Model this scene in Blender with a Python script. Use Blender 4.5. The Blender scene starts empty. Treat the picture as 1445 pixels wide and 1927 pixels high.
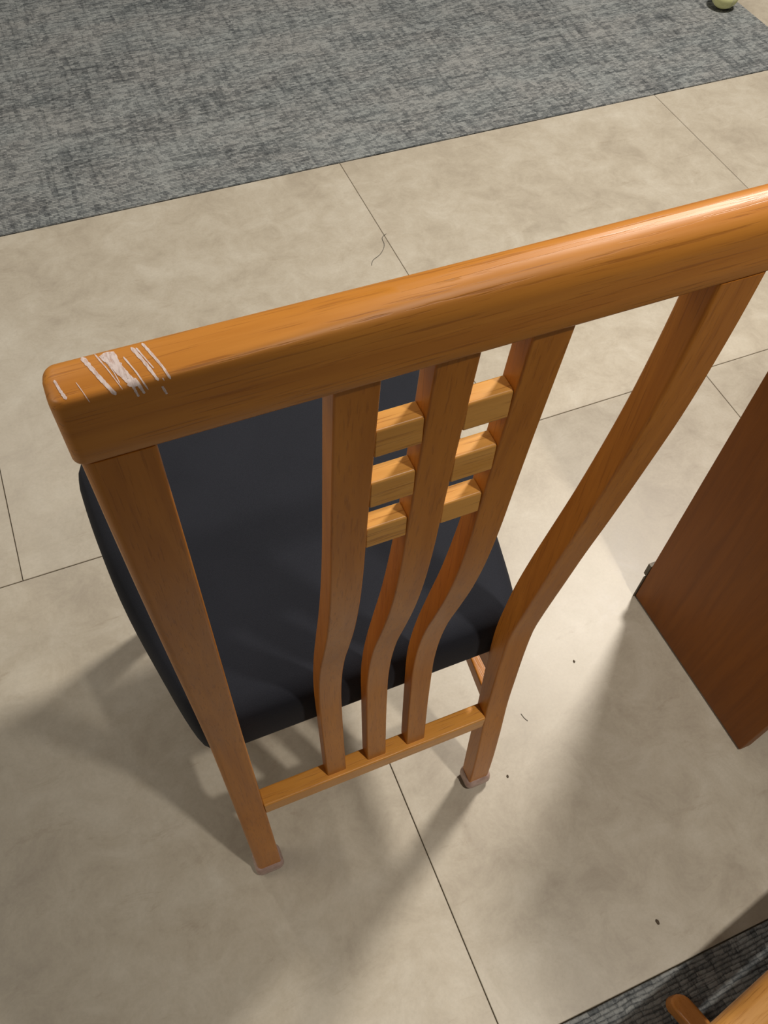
import bpy, bmesh, math, random
from mathutils import Vector, Matrix
random.seed(7)
S = bpy.context.scene
COL = S.collection
R = math.radians

# ------------------------------------------------------------------ camera
# X runs along the carpet edge, Y away from the viewer, Z up; metres
CAM_H = 1.29
cam_d = bpy.data.cameras.new('camera')
cam_d.sensor_fit = 'VERTICAL'; cam_d.sensor_height = 36.0
cam_d.lens = 1617.7 / 1927 * 36.0
cam_d.clip_start = 0.02
cam = bpy.data.objects.new('camera', cam_d); COL.objects.link(cam)
cam.matrix_world = (Matrix.Translation((0, 0, CAM_H)) @ Matrix.Rotation(-0.44340836, 4, 'Z')
                    @ Matrix.Rotation(0.58688976, 4, 'X') @ Matrix.Rotation(0.06313813, 4, 'Z'))
S.camera = cam

# ------------------------------------------------------------------ light
S.view_settings.view_transform = 'Standard'; S.view_settings.look = 'None'
S.view_settings.gamma = 1.0; S.view_settings.use_curve_mapping = False
S.view_settings.exposure = 0.0
W = bpy.data.worlds.new('room_light'); S.world = W; W.use_nodes = True
W.node_tree.nodes['Background'].inputs[0].default_value = (1.0, 0.95, 0.88, 1)
W.node_tree.nodes['Background'].inputs[1].default_value = 0.118

def ceiling_lamp(name, loc, target, energy, radius, color, angle=150, blend=1.0):
    d = bpy.data.lights.new(name, 'SPOT'); d.energy = energy; d.color = color
    d.shadow_soft_size = radius; d.spot_size = R(angle); d.spot_blend = blend
    o = bpy.data.objects.new(name, d); COL.objects.link(o)
    o.location = loc
    o.rotation_euler = (Vector(target) - Vector(loc)).to_track_quat('-Z', 'Y').to_euler()
    return o
WARM = (1.0, 0.94, 0.86)
ceiling_lamp('downlight_behind', (0.64, -0.56, 2.7), (0.86, 0.02, 0), 150, 0.045, WARM, 60)
ceiling_lamp('downlight_ahead', (1.86, 1.39, 2.7), (1.5, 1.2, 0), 350, 0.19, WARM)
ceiling_lamp('downlight_far', (-0.6, 3.2, 2.7), (-0.5, 3.0, 0), 66, 0.11, (1.0, 0.96, 0.90))
def area_fill(name, loc, sx, sy, energy, color):
    d = bpy.data.lights.new(name, 'AREA'); d.shape = 'RECTANGLE'; d.size = sx; d.size_y = sy
    d.energy = energy; d.color = color
    o = bpy.data.objects.new(name, d); COL.objects.link(o); o.location = loc
area_fill('left_fill', (-1.7, 1.1, 2.7), 1.2, 1.2, 18, (1.0, 0.93, 0.82))  # added soft fill, stands in for diffuse ambient light from the front left

# ------------------------------------------------------------------ node helpers
class NT:
    def __init__(s, name):
        s.m = bpy.data.materials.new(name); s.m.use_nodes = True
        s.t = s.m.node_tree; s.b = s.t.nodes['Principled BSDF']
    def n(s, typ, **kw):
        nd = s.t.nodes.new(typ)
        ins = kw.pop('ins', {})
        for k, v in kw.items(): setattr(nd, k, v)
        for k, v in ins.items(): s.put(nd.inputs[k], v)
        return nd
    def put(s, sock, v):
        if isinstance(v, bpy.types.NodeSocket): s.t.links.new(v, sock)
        else: sock.default_value = v
    def math(s, op, a, b=0.0, c=None):
        nd = s.n('ShaderNodeMath', operation=op); s.put(nd.inputs[0], a); s.put(nd.inputs[1], b)
        if c is not None: s.put(nd.inputs[2], c)
        return nd.outputs[0]
    def coord(s, scale=(1, 1, 1), src='Object', rnd=False):
        tc = s.n('ShaderNodeTexCoord'); v = tc.outputs[src]
        if rnd:
            oi = s.n('ShaderNodeObjectInfo')
            ad = s.n('ShaderNodeVectorMath', operation='ADD'); s.put(ad.inputs[0], v)
            mu = s.math('MULTIPLY', oi.outputs['Random'], 3.7); s.put(ad.inputs[1], mu); v = ad.outputs[0]
        mp = s.n('ShaderNodeMapping'); s.put(mp.inputs['Vector'], v); mp.inputs['Scale'].default_value = scale
        return mp.outputs[0]
    def noise(s, vec, scale=1.0, detail=3.0, rough=0.5, dist=0.0):
        nd = s.n('ShaderNodeTexNoise', ins={'Vector': vec, 'Scale': scale, 'Detail': detail, 'Roughness': rough, 'Distortion': dist})
        return nd.outputs[0]
    def ramp(s, fac, stops):
        nd = s.n('ShaderNodeValToRGB'); s.put(nd.inputs[0], fac)
        e = nd.color_ramp.elements
        while len(e) < len(stops): e.new(0.5)
        for el, (p, c) in zip(e, stops):
            el.position = p; el.color = (*c, 1) if len(c) == 3 else c
        return nd.outputs[0]
    def mix(s, fac, a, b, mode='MIX'):
        nd = s.n('ShaderNodeMix', data_type='RGBA', blend_type=mode)
        s.put(nd.inputs[0], fac); s.put(nd.inputs[6], a); s.put(nd.inputs[7], b)
        return nd.outputs[2]
    def bump(s, h, strength=0.3, dist=0.001):
        nd = s.n('ShaderNodeBump', ins={'Height': h, 'Strength': strength, 'Distance': dist})
        s.put(s.b.inputs['Normal'], nd.outputs[0])
    def out(s, color=None, rough=None, **kw):
        if color is not None: s.put(s.b.inputs['Base Color'], color)
        if rough is not None: s.put(s.b.inputs['Roughness'], rough)
        for k, v in kw.items(): s.put(s.b.inputs[k], v)
        return s.m
G3 = lambda v: (v, v, v)
def rgb(r, g, b):   # sRGB 0-255 to linear
    f = lambda c: (c/255/12.92) if c <= 10 else ((c/255+.055)/1.055)**2.4
    return (f(r), f(g), f(b))

def wood(name, axis, dark, light, rough=0.34, pores=0.55, spec=0.35):
    k = NT(name)
    sc = [1, 1, 1]; sc['xyz'.index(axis)] = 0.07
    v = k.coord(tuple(sc), rnd=True)
    g1 = k.noise(v, 55, 4, 0.55, 0.8)
    g2 = k.noise(v, 190, 3, 0.6, 0.3)
    sc2 = [1, 1, 1]; sc2['xyz'.index(axis)] = 0.035
    p = k.noise(k.coord(tuple(sc2), rnd=True), 620, 2, 0.6)
    f = k.math('ADD', k.math('MULTIPLY', g1, 0.75), k.math('MULTIPLY', g2, 0.25))
    c = k.ramp(f, [(0.28, dark), (0.70, light)])
    pm = k.ramp(p, [(0.32, G3(1)), (0.44, G3(0))])
    pm2 = k.math('MULTIPLY', pm, pores)
    c = k.mix(pm2, c, (dark[0]*.55, dark[1]*.45, dark[2]*.4, 1))
    k.bump(k.math('SUBTRACT', g2, k.math('MULTIPLY', pm, 0.9)), 0.16, 0.0006)
    return k.out(c, k.math('ADD', k.math('MULTIPLY', g2, 0.12), rough - .06), **{'Coat Weight': 0.0, 'Specular IOR Level': spec})

OAK_D, OAK_L = (0.48, 0.165, 0.016), (0.68, 0.270, 0.034)
M = {}
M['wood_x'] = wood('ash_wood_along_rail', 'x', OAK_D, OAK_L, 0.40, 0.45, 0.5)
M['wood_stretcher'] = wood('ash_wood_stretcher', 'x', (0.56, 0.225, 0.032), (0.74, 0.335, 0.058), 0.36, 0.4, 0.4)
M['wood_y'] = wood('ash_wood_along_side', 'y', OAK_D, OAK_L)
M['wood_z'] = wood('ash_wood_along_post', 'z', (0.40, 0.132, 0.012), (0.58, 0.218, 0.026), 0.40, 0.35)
M['wood_rung'] = wood('ash_wood_pale_rung', 'x', (0.60, 0.270, 0.050), (0.78, 0.40, 0.10))
M['wood_panel'] = wood('brown_veneer', 'z', (0.185, 0.055, 0.006), (0.27, 0.088, 0.010), 0.45, 0.12, 0.18)
M['wood_stool'] = wood('golden_oak', 'x', (0.46, 0.20, 0.045), (0.66, 0.33, 0.085), 0.28)
M['wood_foot'] = wood('red_brown_wood', 'y', (0.50, 0.19, 0.04), (0.66, 0.28, 0.07), 0.22, 0.2)

def fabric():
    k = NT('charcoal_fabric'); v = k.coord()
    a = k.noise(v, 900, 2, 0.6); b = k.noise(v, 7, 3, 0.5)
    c = k.ramp(k.math('ADD', k.math('MULTIPLY', a, .5), k.math('MULTIPLY', b, .5)), [(0.3, (0.0095, 0.0105, 0.0150)), (0.7, (0.0180, 0.0195, 0.0265))])
    k.bump(a, 0.25, 0.0006)
    return k.out(c, 0.85, **{'Sheen Weight': 0.03, 'Sheen Roughness': 0.5, 'Specular IOR Level': 0.2})
M['fabric'] = fabric()

def cap_mat():
    k = NT('pink_translucent_cap'); a = k.noise(k.coord(), 160, 3)
    return k.out(k.ramp(a, [(0.3, (0.40, 0.255, 0.215)), (0.7, (0.54, 0.38, 0.335))]), 0.35, **{'Transmission Weight': 0.12})
M['cap'] = cap_mat()

def scuff_mat():
    k = NT('pale_scuff'); v = k.coord((1, 1, 1))
    a = k.noise(k.coord((1.0, 0.25, 0.25)), 900, 3, 0.6)
    al = k.ramp(a, [(0.26, G3(0.42)), (0.55, G3(0.95))])
    return k.out((0.84, 0.70, 0.65, 1), 0.5, Alpha=al)
M['scuff'] = scuff_mat()

def tile_mat():
    k = NT('beige_stone_tile'); v = k.coord(rnd=True)
    a = k.noise(v, 3.1, 7, 0.66, 0.15); b = k.noise(v, 15, 8, 0.72, 0.45); c3 = k.noise(v, 210, 3, 0.6)
    f = k.math('ADD', k.math('MULTIPLY', a, .45), k.math('MULTIPLY', b, .55))
    col = k.ramp(f, [(0.34, rgb(158, 147, 130)), (0.49, rgb(176, 166, 148)), (0.66, rgb(191, 183, 167))])
    col = k.mix(k.math('MULTIPLY', k.ramp(c3, [(0.35, G3(1)), (0.6, G3(0))]), 0.08), col, (0.18, 0.15, 0.12, 1))
    w = k.coord((1, 3.4, 1), rnd=True)
    sm = k.ramp(k.noise(w, 9, 6, 0.75, 0.5), [(0.60, G3(0)), (0.72, G3(1))])     # smeary print
    col = k.mix(k.math('MULTIPLY', sm, 0.36), col, (*rgb(140, 124, 103), 1))
    k.bump(k.math('ADD', b, k.math('MULTIPLY', c3, .4)), 0.10, 0.0008)
    return k.out(col, k.math('ADD', k.math('MULTIPLY', b, .2), 0.30), **{'Specular IOR Level': 0.4})
M['tile'] = tile_mat()

def grout_mat():
    k = NT('grout'); a = k.noise(k.coord(), 60, 3)
    return k.out(k.ramp(a, [(0.3, rgb(88, 78, 62)), (0.7, rgb(120, 108, 88))]), 0.9)
M['grout'] = grout_mat()

def carpet_mat():
    k = NT('grey_woven_carpet')
    tc = k.n('ShaderNodeTexCoord'); 
    wob = k.n('ShaderNodeTexNoise', ins={'Vector': tc.outputs['Object'], 'Scale': 45.0, 'Detail': 2.0})
    sub = k.n('ShaderNodeVectorMath', operation='SUBTRACT'); k.put(sub.inputs[0], wob.outputs[1]); sub.inputs[1].default_value = (.5, .5, .5)
    scl = k.n('ShaderNodeVectorMath', operation='SCALE'); k.put(scl.inputs[0], sub.outputs[0]); scl.inputs['Scale'].default_value = 0.006
    add = k.n('ShaderNodeVectorMath', operation='ADD'); k.put(add.inputs[0], tc.outputs['Object']); k.put(add.inputs[1], scl.outputs[0])
    sx = k.n('ShaderNodeSeparateXYZ'); k.put(sx.inputs[0], add.outputs[0])
    x, y = sx.outputs[0], sx.outputs[1]
    yr = k.math('MULTIPLY', y, 175.0); row = k.math('FLOOR', yr)
    wr = k.n('ShaderNodeTexWhiteNoise', noise_dimensions='1D'); k.put(wr.inputs['W'], row)
    xu = k.math('ADD', k.math('MULTIPLY', x, 72.0), k.math('MULTIPLY', wr.outputs[0], 13.0)); cl = k.math('FLOOR', xu)
    cb = k.n('ShaderNodeCombineXYZ'); k.put(cb.inputs[0], cl); k.put(cb.inputs[1], row)
    wn = k.n('ShaderNodeTexWhiteNoise', noise_dimensions='2D'); k.put(wn.inputs['Vector'], cb.outputs[0])
    py = k.math('SINE', k.math('MULTIPLY', k.math('FRACT', yr), math.pi))
    pxx = k.math('POWER', k.math('SINE', k.math('MULTIPLY', k.math('FRACT', xu), math.pi)), 0.14)
    prof = k.math('MULTIPLY', k.math('POWER', py, 0.6), pxx)
    def sn(scale, s, d=3): 
        mp = k.n('ShaderNodeMapping'); k.put(mp.inputs[0], tc.outputs['Object']); mp.inputs['Scale'].default_value = scale
        return k.noise(mp.outputs[0], s, d, 0.6)
    bx_ = sn((0.12, 1, 1), 42); by_ = sn((1, 0.18, 1), 46); patch = sn((0.6, 1, 1), 5.5, 4)
    fine = sn((1, 1, 1), 420, 2)
    line_x = k.ramp(sn((0.05, 1, 1), 110, 2), [(0.36, G3(1)), (0.46, G3(0))])
    line_y = k.ramp(sn((1, 0.10, 1), 85, 2), [(0.36, G3(1)), (0.45, G3(0))])
    t = k.math('ADD', k.math('MULTIPLY', wn.outputs[0], 0.22), k.math('MULTIPLY', bx_, 0.26))
    t = k.math('ADD', t, k.math('MULTIPLY', by_, 0.24)); t = k.math('ADD', t, k.math('MULTIPLY', patch, 0.30))
    t = k.math('ADD', t, k.math('MULTIPLY', fine, 0.26))
    fleck = k.ramp(sn((0.35, 1, 1), 300, 2), [(0.60, G3(0)), (0.70, G3(1))])
    t = k.math('SUBTRACT', k.math('ADD', t, k.math('MULTIPLY', fleck, 0.12)), 0.04)
    t = k.math('ADD', t, k.math('MULTIPLY', prof, 0.20))
    t = k.math('SUBTRACT', t, k.math('MULTIPLY', line_x, 0.06)); t = k.math('SUBTRACT', t, k.math('MULTIPLY', line_y, 0.07))
    col = k.ramp(t, [(0.38, rgb(50, 53, 55)), (0.62, rgb(98, 101, 102)), (0.86, rgb(150, 152, 150))])
    hue = k.ramp(sn((0.5, 1, 1), 9, 3), [(0.40, rgb(182, 186, 186)), (0.62, rgb(190, 184, 180))])
    col = k.mix(0.62, col, hue, 'OVERLAY')
    col = k.mix(0.45, col, k.ramp(t, [(0.38, rgb(50, 53, 55)), (0.62, rgb(98, 101, 102)), (0.86, rgb(150, 152, 150))]))
    h = k.math('ADD', prof, k.math('MULTIPLY', fine, 0.8))
    h = k.math('SUBTRACT', h, k.math('MULTIPLY', line_x, 0.5)); h = k.math('SUBTRACT', h, k.math('MULTIPLY', line_y, 0.4))
    k.bump(h, 0.75, 0.0025)
    return k.out(col, 0.95, **{'Specular IOR Level': 0.15})
M['carpet'] = carpet_mat()

def plain(name, c1, c2, rough, scale=80, metal=0.0):
    k = NT(name); a = k.noise(k.coord(), scale, 4, 0.6)
    k.bump(a, 0.12, 0.0006)
    return k.out(k.ramp(a, [(0.3, c1), (0.7, c2)]), rough, Metallic=metal)
M['steel'] = plain('dull_bronze', (0.07, 0.058, 0.040), (0.13, 0.108, 0.08), 0.55, 120, 0.3)
M['ball'] = plain('pale_green_felt', rgb(222, 224, 158), rgb(236, 238, 182), 0.9, 300)
M['ball_seam'] = plain('pale_rubber_seam', rgb(205, 205, 170), rgb(222, 222, 192), 0.7, 200)
M['lint'] = plain('dark_lint', (0.06, 0.055, 0.045), (0.10, 0.09, 0.075), 0.9)
M['crumb'] = plain('dark_crumb', (0.05, 0.035, 0.02), (0.11, 0.08, 0.05), 0.9, 900)

# ------------------------------------------------------------------ object helpers
def tag(o, label=None, cat=None, group=None, kind=None):
    for kk, vv in (('label', label), ('category', cat), ('group', group), ('kind', kind)):
        if vv: o[kk] = vv
    return o
def empty(name, loc, rz=0.0):
    o = bpy.data.objects.new(name, None); COL.objects.link(o)
    o.location = loc; o.rotation_euler = (0, 0, rz); o.empty_display_size = 0.05
    return o
def org(o):
    v = Vector((0, 0, 0))
    while o is not None: v += o.location; o = o.parent
    return v
def build(name, verts, faces, mat, parent=None, smooth=True, sharp=32, world=True, loc=None, wn=True):
    """verts are in world coordinates when world=True (parents are then unrotated)"""
    off = org(parent) if (world and parent) else Vector((0, 0, 0))
    base = Vector(loc) if loc is not None else Vector((0, 0, 0))
    me = bpy.data.meshes.new(name)
    me.from_pydata([tuple(Vector(v) - off - base) for v in verts], [], faces)
    bm = bmesh.new(); bm.from_mesh(me); bmesh.ops.recalc_face_normals(bm, faces=bm.faces); bm.to_mesh(me); bm.free()
    if smooth:
        me.shade_smooth(); me.set_sharp_from_angle(angle=R(sharp))
    me.materials.append(mat)
    o = bpy.data.objects.new(name, me); COL.objects.link(o)
    o.parent = parent; o.location = base
    if smooth and wn:
        w = o.modifiers.new('wn', 'WEIGHTED_NORMAL'); w.keep_sharp = True; w.weight = 80
    return o
def rrect(u0, u1, v0, v1, r, seg=3):
    """rounded rectangle; r a number or 4 radii for corners (u1v1, u0v1, u0v0, u1v0)"""
    rs = (r,)*4 if not isinstance(r, (tuple, list)) else r
    out = []
    for (cu, cv, a0), q in zip(((u1, v1, 0), (u0, v1, 90), (u0, v0, 180), (u1, v0, 270)), rs):
        su = -1 if cu == u1 else 1; sv = -1 if cv == v1 else 1
        for i in range(seg+1):
            a = R(a0 + 90*i/seg)
            out.append((cu + su*q + q*math.cos(a), cv + sv*q + q*math.sin(a)))
    return out
def loft(rings, cap=True):
    n = len(rings[0]); V = [p for r in rings for p in r]; F = []
    for i in range(len(rings)-1):
        for j in range(n):
            F.append((i*n+j, i*n+(j+1) % n, (i+1)*n+(j+1) % n, (i+1)*n+j))
    if cap:
        F.append(tuple(range(n-1, -1, -1))); F.append(tuple((len(rings)-1)*n+j for j in range(n)))
    return V, F
def bar(axis, a0, a1, u0, u1, v0, v1, r=0.002, seg=3, end=0.0015):
    """rounded bar along an axis ('x','y','z'); (u,v) are the two other axes in xyz order"""
    def P(t, u, v): return {'x': (t, u, v), 'y': (u, t, v), 'z': (u, v, t)}[axis]
    rings = []
    for t, ins in ((a0, end), (a0+end, 0), (a1-end, 0), (a1, end)):
        rings.append([P(t, u, v) for u, v in rrect(u0+ins, u1-ins, v0+ins, v1-ins, max(r-ins, .0003), seg)])
    return loft(rings)
def interp(tab, z):
    """smooth (cubic Hermite) interpolation in a sorted table of (z, y)"""
    n = len(tab)
    if z <= tab[0][0]: return tab[0][1]
    if z >= tab[-1][0]: return tab[-1][1]
    for i in range(n-1):
        if tab[i][0] <= z <= tab[i+1][0]: break
    def m(j):
        if j == 0: return (tab[1][1]-tab[0][1])/(tab[1][0]-tab[0][0])
        if j == n-1: return (tab[-1][1]-tab[-2][1])/(tab[-1][0]-tab[-2][0])
        return (tab[j+1][1]-tab[j-1][1])/(tab[j+1][0]-tab[j-1][0])
    h = tab[i+1][0]-tab[i][0]; t = (z-tab[i][0])/h
    return ((2*t**3-3*t*t+1)*tab[i][1] + (t**3-2*t*t+t)*h*m(i) + (-2*t**3+3*t*t)*tab[i+1][1] + (t**3-t*t)*h*m(i+1))

def px(u, v, z=0.0):
    """photo pixel to the point it shows on the floor"""
    d = cam.matrix_world.to_3x3() @ Vector(((u-722.5)/1617.7, -(v-963.5)/1617.7, -1)); t = (CAM_H-z)/-d.z
    return (d.x*t, d.y*t)
# ------------------------------------------------------------------ floor
TS = 0.911; G = 0.0014
X_LO, X_HI, Y_LO, Y_HI = -2.6, 4.0, -2.0, 5.2
CN, CF, CR = -0.046, 1.767, 2.090       # near carpet edge, far carpet edge, right end of far carpet
floor = build('floor', *bar('z', -0.06, -0.004, X_LO, X_HI, Y_LO, Y_HI, r=0.001, seg=1, end=0.0005), M['grout'], smooth=False)
tag(floor, kind='structure')
rows = [(-0.046, 0.865, 0.2025), (0.865, 1.767, -0.2525)]
for k_ in range(4): rows.append((1.767 + k_*0.86, 1.767 + (k_+1)*0.86, 0.2025 if k_ % 2 == 0 else -0.2525))
cache = {}
def tile(x0, x1, y0, y1):
    w, d = round(x1-x0-G, 4), round(y1-y0-G, 4)
    key = (w, d)
    if key not in cache:
        V, F = bar('z', -0.005, 0.0, -w/2, w/2, -d/2, d/2, r=0.0006, seg=1, end=0.0007)
        o = build('floor_tile', V, F, M['tile'], floor, smooth=False, world=False)
        cache[key] = o.data; first = True
    else:
        o = bpy.data.objects.new('floor_tile', cache[key]); COL.objects.link(o); o.parent = floor
    o.location = ((x0+x1)/2, (y0+y1)/2, 0)
for (y0, y1, xs) in rows:
    far = y0 > 1.7
    x = xs - 4*TS
    while x < X_HI - 0.2:
        if x + TS > X_LO:
            a, b = max(x, X_LO), min(x+TS, X_HI)
            if far: a = max(a, CR)
            if b - a > 0.05: tile(a, b, y0, y1)
        x += TS

def paint_mat():
    k = NT('cream_wall_paint'); a = k.noise(k.coord(), 40, 4)
    return k.out(k.ramp(a, [(0.3, rgb(214, 206, 190)), (0.7, rgb(222, 215, 200))]), 0.8)
M['paint'] = paint_mat()
tag(build('wall_back', *bar('x', X_LO - 0.1, X_HI, Y_HI, Y_HI + 0.1, -0.06, 2.75, r=0.001, seg=1, end=0.0005), M['paint'], smooth=False), kind='structure')
tag(build('wall_left', *bar('y', Y_LO, Y_HI, X_LO - 0.1, X_LO, -0.06, 2.75, r=0.001, seg=1, end=0.0005), M['paint'], smooth=False), kind='structure')

def carpet(name, x0, x1, y0, y1, label):
    o = build(name, *bar('z', -0.0035, 0.0025, x0, x1, y0, y1, r=0.001, seg=2, end=0.001), M['carpet'], smooth=False, loc=((x0+x1)/2, (y0+y1)/2, 0))
    return tag(o, label, 'carpet')
carpet('carpet', X_LO, CR - 0.001, CF + 0.001, 5.2, 'grey woven carpet inlaid beyond the beige tiles')
carpet('carpet', X_LO, X_HI, Y_LO, CN - 0.001, 'dark grey ribbed carpet under the footstool')

# ------------------------------------------------------------------ dining chair
XC = 0.151
chair = empty('dining_chair', (XC, 0.50, 0))
tag(chair, 'orange-brown wooden dining chair with charcoal seat, curved slats and scratched top rail', 'chair')
LEG_B = [(0.0, .272), (.09, .276), (.184, .283), (.267, .2905), (.342, .294), (.41, .2965), (.466, .2968), (.50, .294), (.545, .289), (.60, .2825), (.66, .2755), (.728, .2665), (.815, .256), (.879, .249), (.948, .2445), (1.005, .2425)]
LEG_F = [(0.0, .296), (.148, .306), (.257, .3125), (.33, .318), (.40, .322), (.45, .3232), (.492, .321), (.553, .316), (.62, .3075), (.70, .2955), (.75, .288), (.819, .279), (.884, .272), (.95, .2675), (1.005, .2655)]
SL_B = [(.235, .2925), (.30, .298), (.36, .3025), (.42, .3055), (.461, .307), (.516, .304), (.570, .2965), (.621, .2855), (.679, .2735), (.731, .2655), (.785, .2600), (.84, .2565), (.90, .2525), (1.005, .2445)]
SL_F = [(.235, .311), (.30, .316), (.398, .3222), (.462, .325), (.510, .322), (.563, .315), (.636, .302), (.695, .291), (.755, .282), (.81, .2755), (.88, .270), (1.005, .2605)]
def post(name, x0, x1, B, F, z0, z1, r, n=56):
    rings = []
    for i in range(n+1):
        z = z0 + (z1-z0)*i/n
        rings.append([(x, y, z) for x, y in rrect(x0, x1, interp(B, z), interp(F, z), r)])
    return loft(rings)
RAIL_Z = 0.9965
HW = 0.177; LW = 0.0325
for s, (x0, x1) in ((-1, (XC-HW, XC-HW+LW)), (1, (XC+HW-LW, XC+HW))):
    rr = (0.0025, 0.0025, 0.006, 0.0025) if s < 0 else (0.0025, 0.0025, 0.0025, 0.006)
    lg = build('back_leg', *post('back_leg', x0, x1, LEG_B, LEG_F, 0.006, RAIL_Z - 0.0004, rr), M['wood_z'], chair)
    V, F = [], []
    e = 0.0038
    rings = []
    for z, gx in ((0.0, -.002), (0.004, .002), (0.012, e), (0.020, e*.95), (0.027, e*.6), (0.030, 0.0006)):
        rings.append([(x, y, z) for x, y in rrect(x0-gx, x1+gx, interp(LEG_B, z)-gx, interp(LEG_F, z)+gx, 0.008, 4)])
    cp = build('foot_cap', *loft(rings), M['cap'], lg)
    cp['label'] = 'pinkish translucent cap on the leg end'
for i in (-1, 0, 1):
    x = XC + i*0.0515
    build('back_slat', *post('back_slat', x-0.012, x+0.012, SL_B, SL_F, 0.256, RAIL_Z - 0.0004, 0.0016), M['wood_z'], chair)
for g in (-1, 1):
    for z0, z1, yb in ((.9275, .9505, .2505), (.8750, .9000, .2540), (.8240, .8465, .2580)):
        xa, xb = XC + g*0.02575 - 0.01375, XC + g*0.02575 + 0.01375
        r_ = build('back_rung', *bar('x', xa, xb, yb, yb+0.0125, z0, z1, r=0.0018, end=0.0006), M['wood_rung'], chair)
V, F = bar('x', XC-HW+LW, XC+HW-LW, 0.2885, 0.3105, 0.226, 0.2565, r=0.002, end=0.0005)
build('back_stretcher', V, F, M['wood_stretcher'], chair)

# top rail: a lofted section whose back top edge is crisper near the scuffed end
RX0, RX1 = -0.0285, 0.3305
RYB, RYF, RZB = 0.2420, 0.2695, RAIL_Z
def rail_section(x):
    """ring of (y,z), starting at the front bottom, over the top, to the back bottom"""
    s = max(0.0, min(1.0, (x - 0.01)/0.17)); s = s*s*(3-2*s)
    zt = 1.0358 + 0.0010*s
    af, bf = 0.0100 + 0.0025*s, 0.0085 + 0.0035*s
    ab, bb = 0.0034 + 0.0096*s, 0.0036 + 0.0104*s
    pts = [(RYF-0.003, RZB), (RYF-0.0009, RZB+0.0009), (RYF, RZB+0.003), (RYF, 0.5*(RZB+zt))]
    n = 9
    for i in range(n+1):
        t = 0.5*math.pi*i/n; pts.append((RYF - af + af*math.cos(t), zt - bf + bf*math.sin(t)))
    for i in range(1, 4):
        t = i/4; pts.append((RYF - af + (RYB+ab-RYF+af)*t, zt + 0.03*(RYF-af-RYB-ab)*math.sin(math.pi*t)))
    for i in range(n+1):
        t = 0.5*math.pi*i/n; pts.append((RYB + ab - ab*math.sin(t), zt - bb + bb*math.cos(t)))
    pts += [(RYB, 0.5*(RZB+1.018)), (RYB, RZB+0.0022), (RYB+0.0007, RZB+0.0007), (RYB+0.0022, RZB)]
    return pts
ER = 0.0060
def rail_ring(x):
    d = min(x-RX0, RX1-x)
    ins = ER - math.sqrt(max(0, ER*ER - (ER-d)**2)) if d < ER else 0.0
    yc, zc = 0.5*(RYB+RYF), 1.015
    out = []
    for y, z in rail_section(x):
        y2 = yc + math.copysign(max(0.002, abs(y-yc) - ins), y-yc)
        z2 = z - (0.45*ins*(z-zc)/(1.0358-zc) if z > zc else 0)
        out.append((x, y2, z2))
    return out
xs = [RX0 + ER*(1-math.cos(R(90*i/7))) for i in range(8)]
xs += [RX0 + ER + (RX1-RX0-2*ER)*i/60 for i in range(1, 60)]
xs += [RX1 - ER*(1-math.cos(R(90*i/7))) for i in range(7, -1, -1)]
RV, RF = loft([rail_ring(x) for x in xs])
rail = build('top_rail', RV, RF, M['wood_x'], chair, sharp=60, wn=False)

# pale scuffs across the rail end: thin films that follow the rail's surface
from mathutils.bvhtree import BVHTree
rail_tree = BVHTree.FromPolygons([Vector(v) for v in RV], RF)
def on_rail(u, v):
    """point of the rail's surface that a photo pixel shows, lifted a hair along the surface normal"""
    d = (cam.matrix_world.to_3x3() @ Vector(((u-722.5)/1617.7, -(v-963.5)/1617.7, -1))).normalized()
    o = Vector((0, 0, CAM_H))
    h, n, _, _ = rail_tree.ray_cast(o, d)
    if h is None: return None
    if n.dot(d) > 0: n = -n
    return h + n*0.00018
def scuff(pts, w0, w1, n=22):
    """a streak along a polyline of pixels; w in pixels"""
    L = [0.0]
    for p, q in zip(pts, pts[1:]): L.append(L[-1] + math.hypot(q[0]-p[0], q[1]-p[1]))
    rows_ = []
    for i in range(n+1):
        t = L[-1]*i/n
        k_ = max(j for j in range(len(pts)-1) if L[j] <= t + 1e-9)
        w = (t-L[k_])/(L[k_+1]-L[k_]); u = pts[k_][0]+(pts[k_+1][0]-pts[k_][0])*w; v = pts[k_][1]+(pts[k_+1][1]-pts[k_][1])*w
        ww = (w0+(w1-w0)*i/n)*(0.8+0.4*random.random())*(0.3 if i in (0, n) else 1)
        r_ = [on_rail(u+ww*(a-0.5), v-ww*(a-0.5)*0.35) for a in (0, .25, .5, .75, 1)]
        if None not in r_: rows_.append(r_)
    V = [p for r_ in rows_ for p in r_]; F = []
    for i in range(len(rows_)-1):
        for j in range(4): F.append((i*5+j, i*5+j+1, i*5+j+6, i*5+j+5))
    o = build('paint_scuff', V, F, M['scuff'], rail, smooth=True, sharp=180); o['label'] = 'pale scuffed streak across the rail end'
for pts, w0, w1 in (
        (((102, 716), (113, 735), (125, 752)), 5, 6), (((143, 720), (156, 738), (169, 757)), 1.5, 1.5),
        (((154, 673), (192, 716), (218, 743)), 9, 7), (((178, 667), (202, 695), (231, 733)), 3, 1.5), (((190, 668), (214, 700), (226, 722)), 2, 1.5),
        (((198, 664), (228, 700), (256, 727)), 25, 18), (((240, 712), (252, 730), (261, 746)), 6, 4), (((252, 712), (264, 728), (272, 740)), 7, 5),
        (((232, 672), (256, 700), (279, 733)), 3, 2.5),
        (((247, 654), (272, 682), (298, 716)), 7, 5), (((256, 655), (276, 678), (290, 694)), 3, 2),
        (((267, 646), (292, 674), (308, 693), (321, 713)), 6, 4), (((305, 726), (309, 733), (314, 741)), 4, 4.5), (((306, 711), (309, 716)), 2, 1.5)):
    scuff(pts, w0, w1)

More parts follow.
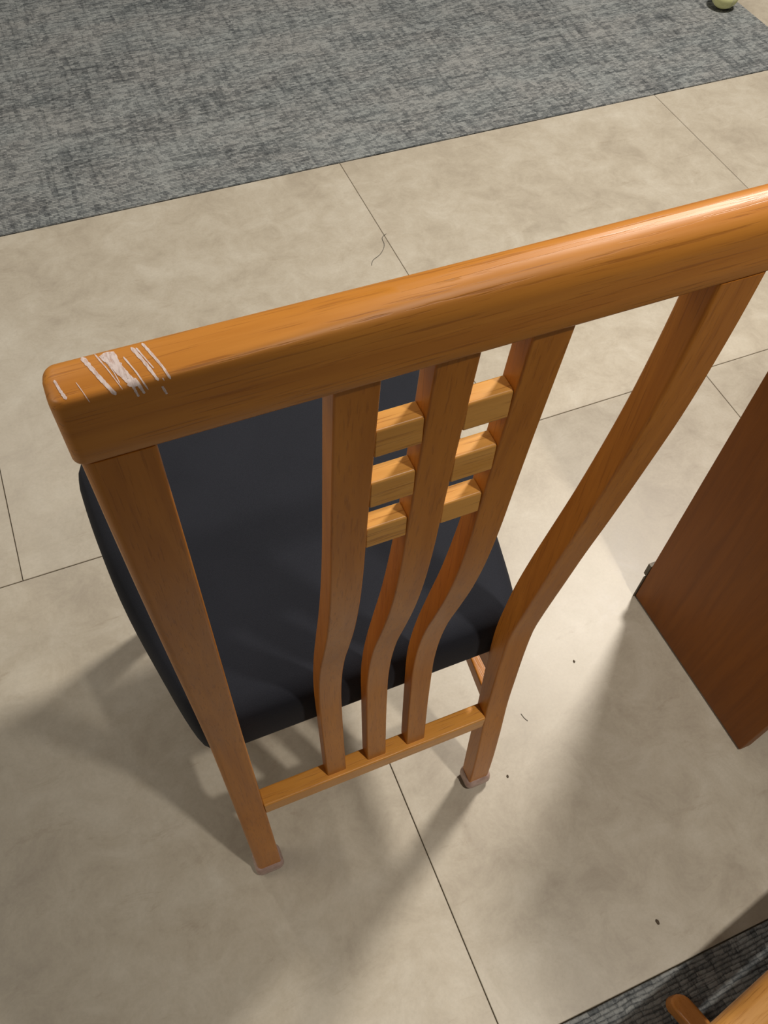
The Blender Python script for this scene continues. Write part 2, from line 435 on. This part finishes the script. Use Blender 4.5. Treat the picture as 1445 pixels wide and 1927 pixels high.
# upholstered seat
def seat_half(y):
    return interp([(.326, .181), (.37, .195), (.43, .208), (.50, .2215), (.56, .2295), (.64, .2355), (.72, .2372), (.75, .2372)], y)
def seat_outline(inset):
    pts = []
    yb, yf = 0.3275 + inset, 0.742 - inset
    rb, rf = 0.020, 0.050
    right = []
    n = 26
    for i in range(n+1):
        y = yb + (yf-yb)*(0.5-0.5*math.cos(math.pi*i/n))
        h = seat_half(y) - inset
        if y < yb + rb: h -= rb - math.sqrt(max(0, rb*rb-(yb+rb-y)**2))
        if y > yf - rf: h -= rf - math.sqrt(max(0, rf*rf-(y-yf+rf)**2))
        right.append((h, y))
    pts = [(XC+h, y) for h, y in right]
    nf = 8
    hb, hf = right[0][0], right[-1][0]
    pts += [(XC + hf - 2*hf*i/nf, yf + 0.004*math.sin(math.pi*i/nf)) for i in range(1, nf)]
    pts += [(XC-h, y) for h, y in reversed(right)]
    pts += [(XC - hb + 2*hb*i/nf, yb) for i in range(1, nf)]
    return pts
rings = []
for ins, z in ((.030, .3655), (.006, .3655), (.0015, .368), (0, .374), (-.0008, .395), (0, .415), (.003, .430), (.010, .4405), (.024, .4475), (.06, .4515), (.11, .4535), (.16, .454)):
    rings.append([(x, y, z) for x, y in seat_outline(ins)])
seat = build('seat_cushion', *loft(rings), M['fabric'], chair, sharp=180)
seat['label'] = 'charcoal fabric seat'
# frame under the seat
build('seat_rail', *bar('x', XC-0.185, XC+0.185, 0.690, 0.712, 0.316, 0.3665, end=0.001), M['wood_x'], chair)
for s in (-1, 1):
    xa = XC + s*0.163
    build('seat_rail', *bar('y', 0.3235, 0.690, xa-0.010, xa+0.010, 0.322, 0.3665, end=0.001), M['wood_y'], chair)
    xl = XC + s*0.192
    rings = [[(x, y, z) for x, y in rrect(xl-w, xl+w, 0.700-w, 0.700+w, 0.003)] for z, w in ((0.006, .0145), (.15, .016), (.3665, .0175))]
    fl = build('front_leg', *loft(rings), M['wood_z'], chair)
    rings = [[(x, y, z) for x, y in rrect(xl-w, xl+w, 0.700-w, 0.700+w, 0.007, 4)] for z, w in ((0, .012), (.003, .016), (.012, .0185), (.021, .018), (.023, .0155))]
    build('foot_cap', *loft(rings), M['cap'], fl)
    # side stretcher from the back leg to the front leg
    V = []; F = []
    xb, xf = XC + s*0.159, XC + s*0.190
    rings = []
    for y, xx, z in ((0.316, xb, .258), (0.686, xf, .262)):
        rings.append([(u, y, v) for u, v in rrect(xx-0.009, xx+0.009, z, z+0.026, 0.002)])
    build('side_stretcher', *loft(rings), M['wood_y'], chair)

# ------------------------------------------------------------------ narrow table with slab legs
tbl = empty('console_table', (1.03, 0.315, 0))
tag(tbl, 'dark brown wooden slab-leg table with a metal bracket at its foot', 'table')
def slab(name, xa, y0, y1, z0, z1, th, mat, skew=0.0):
    V, F = bar('x', xa, xa+th, y0, y1, z0, z1, r=0.0015, seg=2, end=0.001)
    V = [(x + skew*(y1-y), y, z) for x, y, z in V]
    return build(name, V, F, mat, tbl)
leg_l = slab('slab_leg', 0.7025, 0.169, 0.4605, 0.004, 0.715, 0.020, M['wood_panel'], 0.028)
leg_r = slab('slab_leg', 1.345, 0.169, 0.4605, 0.004, 0.715, 0.020, M['wood_panel'], 0.028)
build('table_top', *bar('z', 0.715, 0.740, 0.692, 1.385, 0.155, 0.475, r=0.003, end=0.002), M['wood_panel'], tbl)
build('light_block_panel', *bar('x', 0.726, 1.346, 0.428, 0.446, 0.02, 0.715), M['wood_panel'], tbl)  # unseen panel, added to block lamp light passing between the slab legs
for xa in (0.7005, 1.343):
    b1 = build('metal_bracket', *bar('x', xa, xa+0.024, 0.4608, 0.4638, 0.0, 0.066, r=0.001, end=0.0006), M['steel'], tbl)
    build('bracket_tab', *bar('x', xa+0.001, xa+0.021, 0.4606, 0.4680, 0.070, 0.100, r=0.001, end=0.0006), M['steel'], b1)

# ------------------------------------------------------------------ footstool on the near carpet
st = empty('footstool', (0.586, -0.216, 0.0025), R(11.5))
tag(st, 'golden wooden footstool with rounded rails and curved floor feet on dark carpet', 'stool')
def local(name, V, F, mat, parent, sharp=40): return build(name, V, F, mat, parent, world=False, sharp=sharp)
LX, LY = 0.270, 0.150
for s in (-1, 1):
    V, F = bar('x', -LX, LX, s*(LY-0.022)-0.022, s*(LY-0.022)+0.022, 0.172, 0.202, r=0.014, seg=6, end=0.006)
    local('rail', V, F, M['wood_stool'], st)
    V, F = bar('y', -LY+0.044, LY-0.044, s*(LX-0.04)-0.018, s*(LX-0.04)+0.018, 0.174, 0.198, r=0.008, seg=4, end=0.0005)
    local('side_rail', V, F, M['wood_foot'], st)
V, F = [], []
rings = []
for ins, z in ((.01, .180), (.0, .186), (0, .205), (.006, .218), (.02, .226), (.06, .230)):
    rings.append([(x, y, z) for x, y in rrect(-LX+.066+ins, LX-.066-ins, -LY+.052+ins, LY-.052-ins, 0.02, 5)])
local('cushion', *loft(rings), M['fabric'], st, sharp=180)
def foot_bar(xc):
    rings = []; n = 34; L = 0.172
    for i in range(n+1):
        t = -1 + 2*i/n
        y = L*math.sin(t*math.pi/2)
        d = L - abs(y)
        rt = 0.013
        w = 0.0125 if d > rt else 0.0125*math.sqrt(max(0.0, 1-((rt-d)/rt)**2))*.85 + .0018
        zt = 0.030 + 0.035*(1-(y/L)**2)
        zb = max(0.0, 0.028*(1-(y/L)**2)*1.2 - 0.002) if d > rt else 0.0
        zt -= 0.006*((rt-d)/rt)**2 if d < rt else 0
        rings.append([(xc+u, y, v) for u, v in rrect(-w, w, zb, zt, min(.004, w*.6))])
    return loft(rings)
for s, xc in ((-1, -0.130), (1, 0.130)):
    f = local('curved_foot', *foot_bar(xc), M['wood_foot'], st, sharp=50)
    V, F = bar('z', 0.055, 0.165, xc-0.013, xc+0.013, -0.03, 0.03, r=0.005)
    local('upright', V, F, M['wood_foot'], st)
    local('cross_bearer', *bar('y', -LY+0.03, LY-0.03, xc-0.012, xc+0.012, 0.155, 0.174, r=0.004), M['wood_foot'], st)

# ------------------------------------------------------------------ ball on the far carpet
BR = 0.041
BX, BY = px(1366, -11, BR)
ball = empty('ball', (BX, BY, 0.0025)); tag(ball, 'pale yellow-green ball at the corner of the grey carpet', 'ball')
bm = bmesh.new(); bmesh.ops.create_uvsphere(bm, u_segments=40, v_segments=24, radius=BR)
for v in bm.verts:
    v.co.z = max(v.co.z, -BR*0.985); v.co *= 1 + 0.006*math.sin(5*v.co.x/BR + 2*v.co.y/BR)
V = [tuple(v.co + Vector((0, 0, BR*0.99))) for v in bm.verts]; F = [tuple(x.index for x in f.verts) for f in bm.faces]; bm.free()
local('felt_cover', V, F, M['ball'], ball, sharp=180)
rings = []; N = 90
P = []
for i in range(N):
    t = 2*math.pi*i/N; a, b_ = 0.75, 0.25
    p = Vector((a*math.cos(t)+b_*math.cos(3*t), a*math.sin(t)-b_*math.sin(3*t), 2*math.sqrt(a*b_)*math.sin(2*t))).normalized()
    P.append(p*(BR*1.001))
V, F = [], []
for i, p in enumerate(P):
    tg = (P[(i+1) % N]-P[i-1]).normalized(); nr = p.normalized(); sd = tg.cross(nr)
    for a_ in range(6):
        q = p + sd*0.0016*math.cos(a_*math.pi/3) + nr*0.0006*math.sin(a_*math.pi/3); V.append(tuple(q + Vector((0, 0, BR*0.99))))
for i in range(N):
    for j in range(6): F.append((i*6+j, i*6+(j+1) % 6, ((i+1) % N)*6+(j+1) % 6, ((i+1) % N)*6+j))
local('seam', V, F, M['ball_seam'], ball, sharp=180)

# ------------------------------------------------------------------ lint and crumbs
def strand(name, pts, r, label, cat):
    pts = [Vector((x, y, r*1.2)) for x, y in pts]
    fine = []
    for i in range(len(pts)-1):
        p0, p1, p2, p3 = pts[max(i-1, 0)], pts[i], pts[i+1], pts[min(i+2, len(pts)-1)]
        for j in range(6):
            t = j/6
            fine.append(0.5*((2*p1)+(p2-p0)*t+(2*p0-5*p1+4*p2-p3)*t*t+(3*p1-p0-3*p2+p3)*t**3))
    fine.append(pts[-1])
    rings = []
    for i, p in enumerate(fine):
        tg = (fine[min(i+1, len(fine)-1)]-fine[max(i-1, 0)]).normalized(); sd = Vector((0, 0, 1)).cross(tg)
        rr = r*(0.5 if i in (0, len(fine)-1) else 1)
        rings.append([tuple(p + sd*rr*math.cos(a*math.pi/3) + Vector((0, 0, 1))*rr*math.sin(a*math.pi/3)) for a in range(6)])
    o = build(name, *loft(rings), M['lint'], None, sharp=180, loc=fine[0]); tag(o, label, cat); return o
strand('thread', [px(*p) for p in ((727, 440), (719, 448), (723, 462), (716, 478), (702, 490), (699, 500))], 0.0006, 'dark curly thread lying across a tile joint near the far carpet', 'thread')
strand('hair', [px(*p) for p in ((980, 1343), (986, 1351), (993, 1357))], 0.0005, 'short dark hair on tile beside the chair leg', 'hair')
def crumb(u, v, r, label):
    c = px(u, v); bm = bmesh.new(); bmesh.ops.create_icosphere(bm, subdivisions=2, radius=r)
    for q in bm.verts:
        q.co *= 0.8 + 0.35*random.random(); q.co.z = q.co.z*0.6 + r*0.55
        q.co.z = max(q.co.z, 0.0)
    V = [(q.co.x + c[0], q.co.y*1.5 + c[1], q.co.z) for q in bm.verts]; F = [tuple(x.index for x in f.verts) for f in bm.faces]; bm.free()
    tag(build('crumb', V, F, M['crumb'], None, sharp=180, loc=(c[0], c[1], 0)), label, 'crumb')
crumb(1237, 1735, 0.0024, 'tiny dark crumb on tile near the dark ribbed carpet')
crumb(955, 1461, 0.0016, 'tiny crumb on tile beside the capped chair foot')
crumb(1080, 1245, 0.0017, 'tiny crumb on bright tile between chair and table')
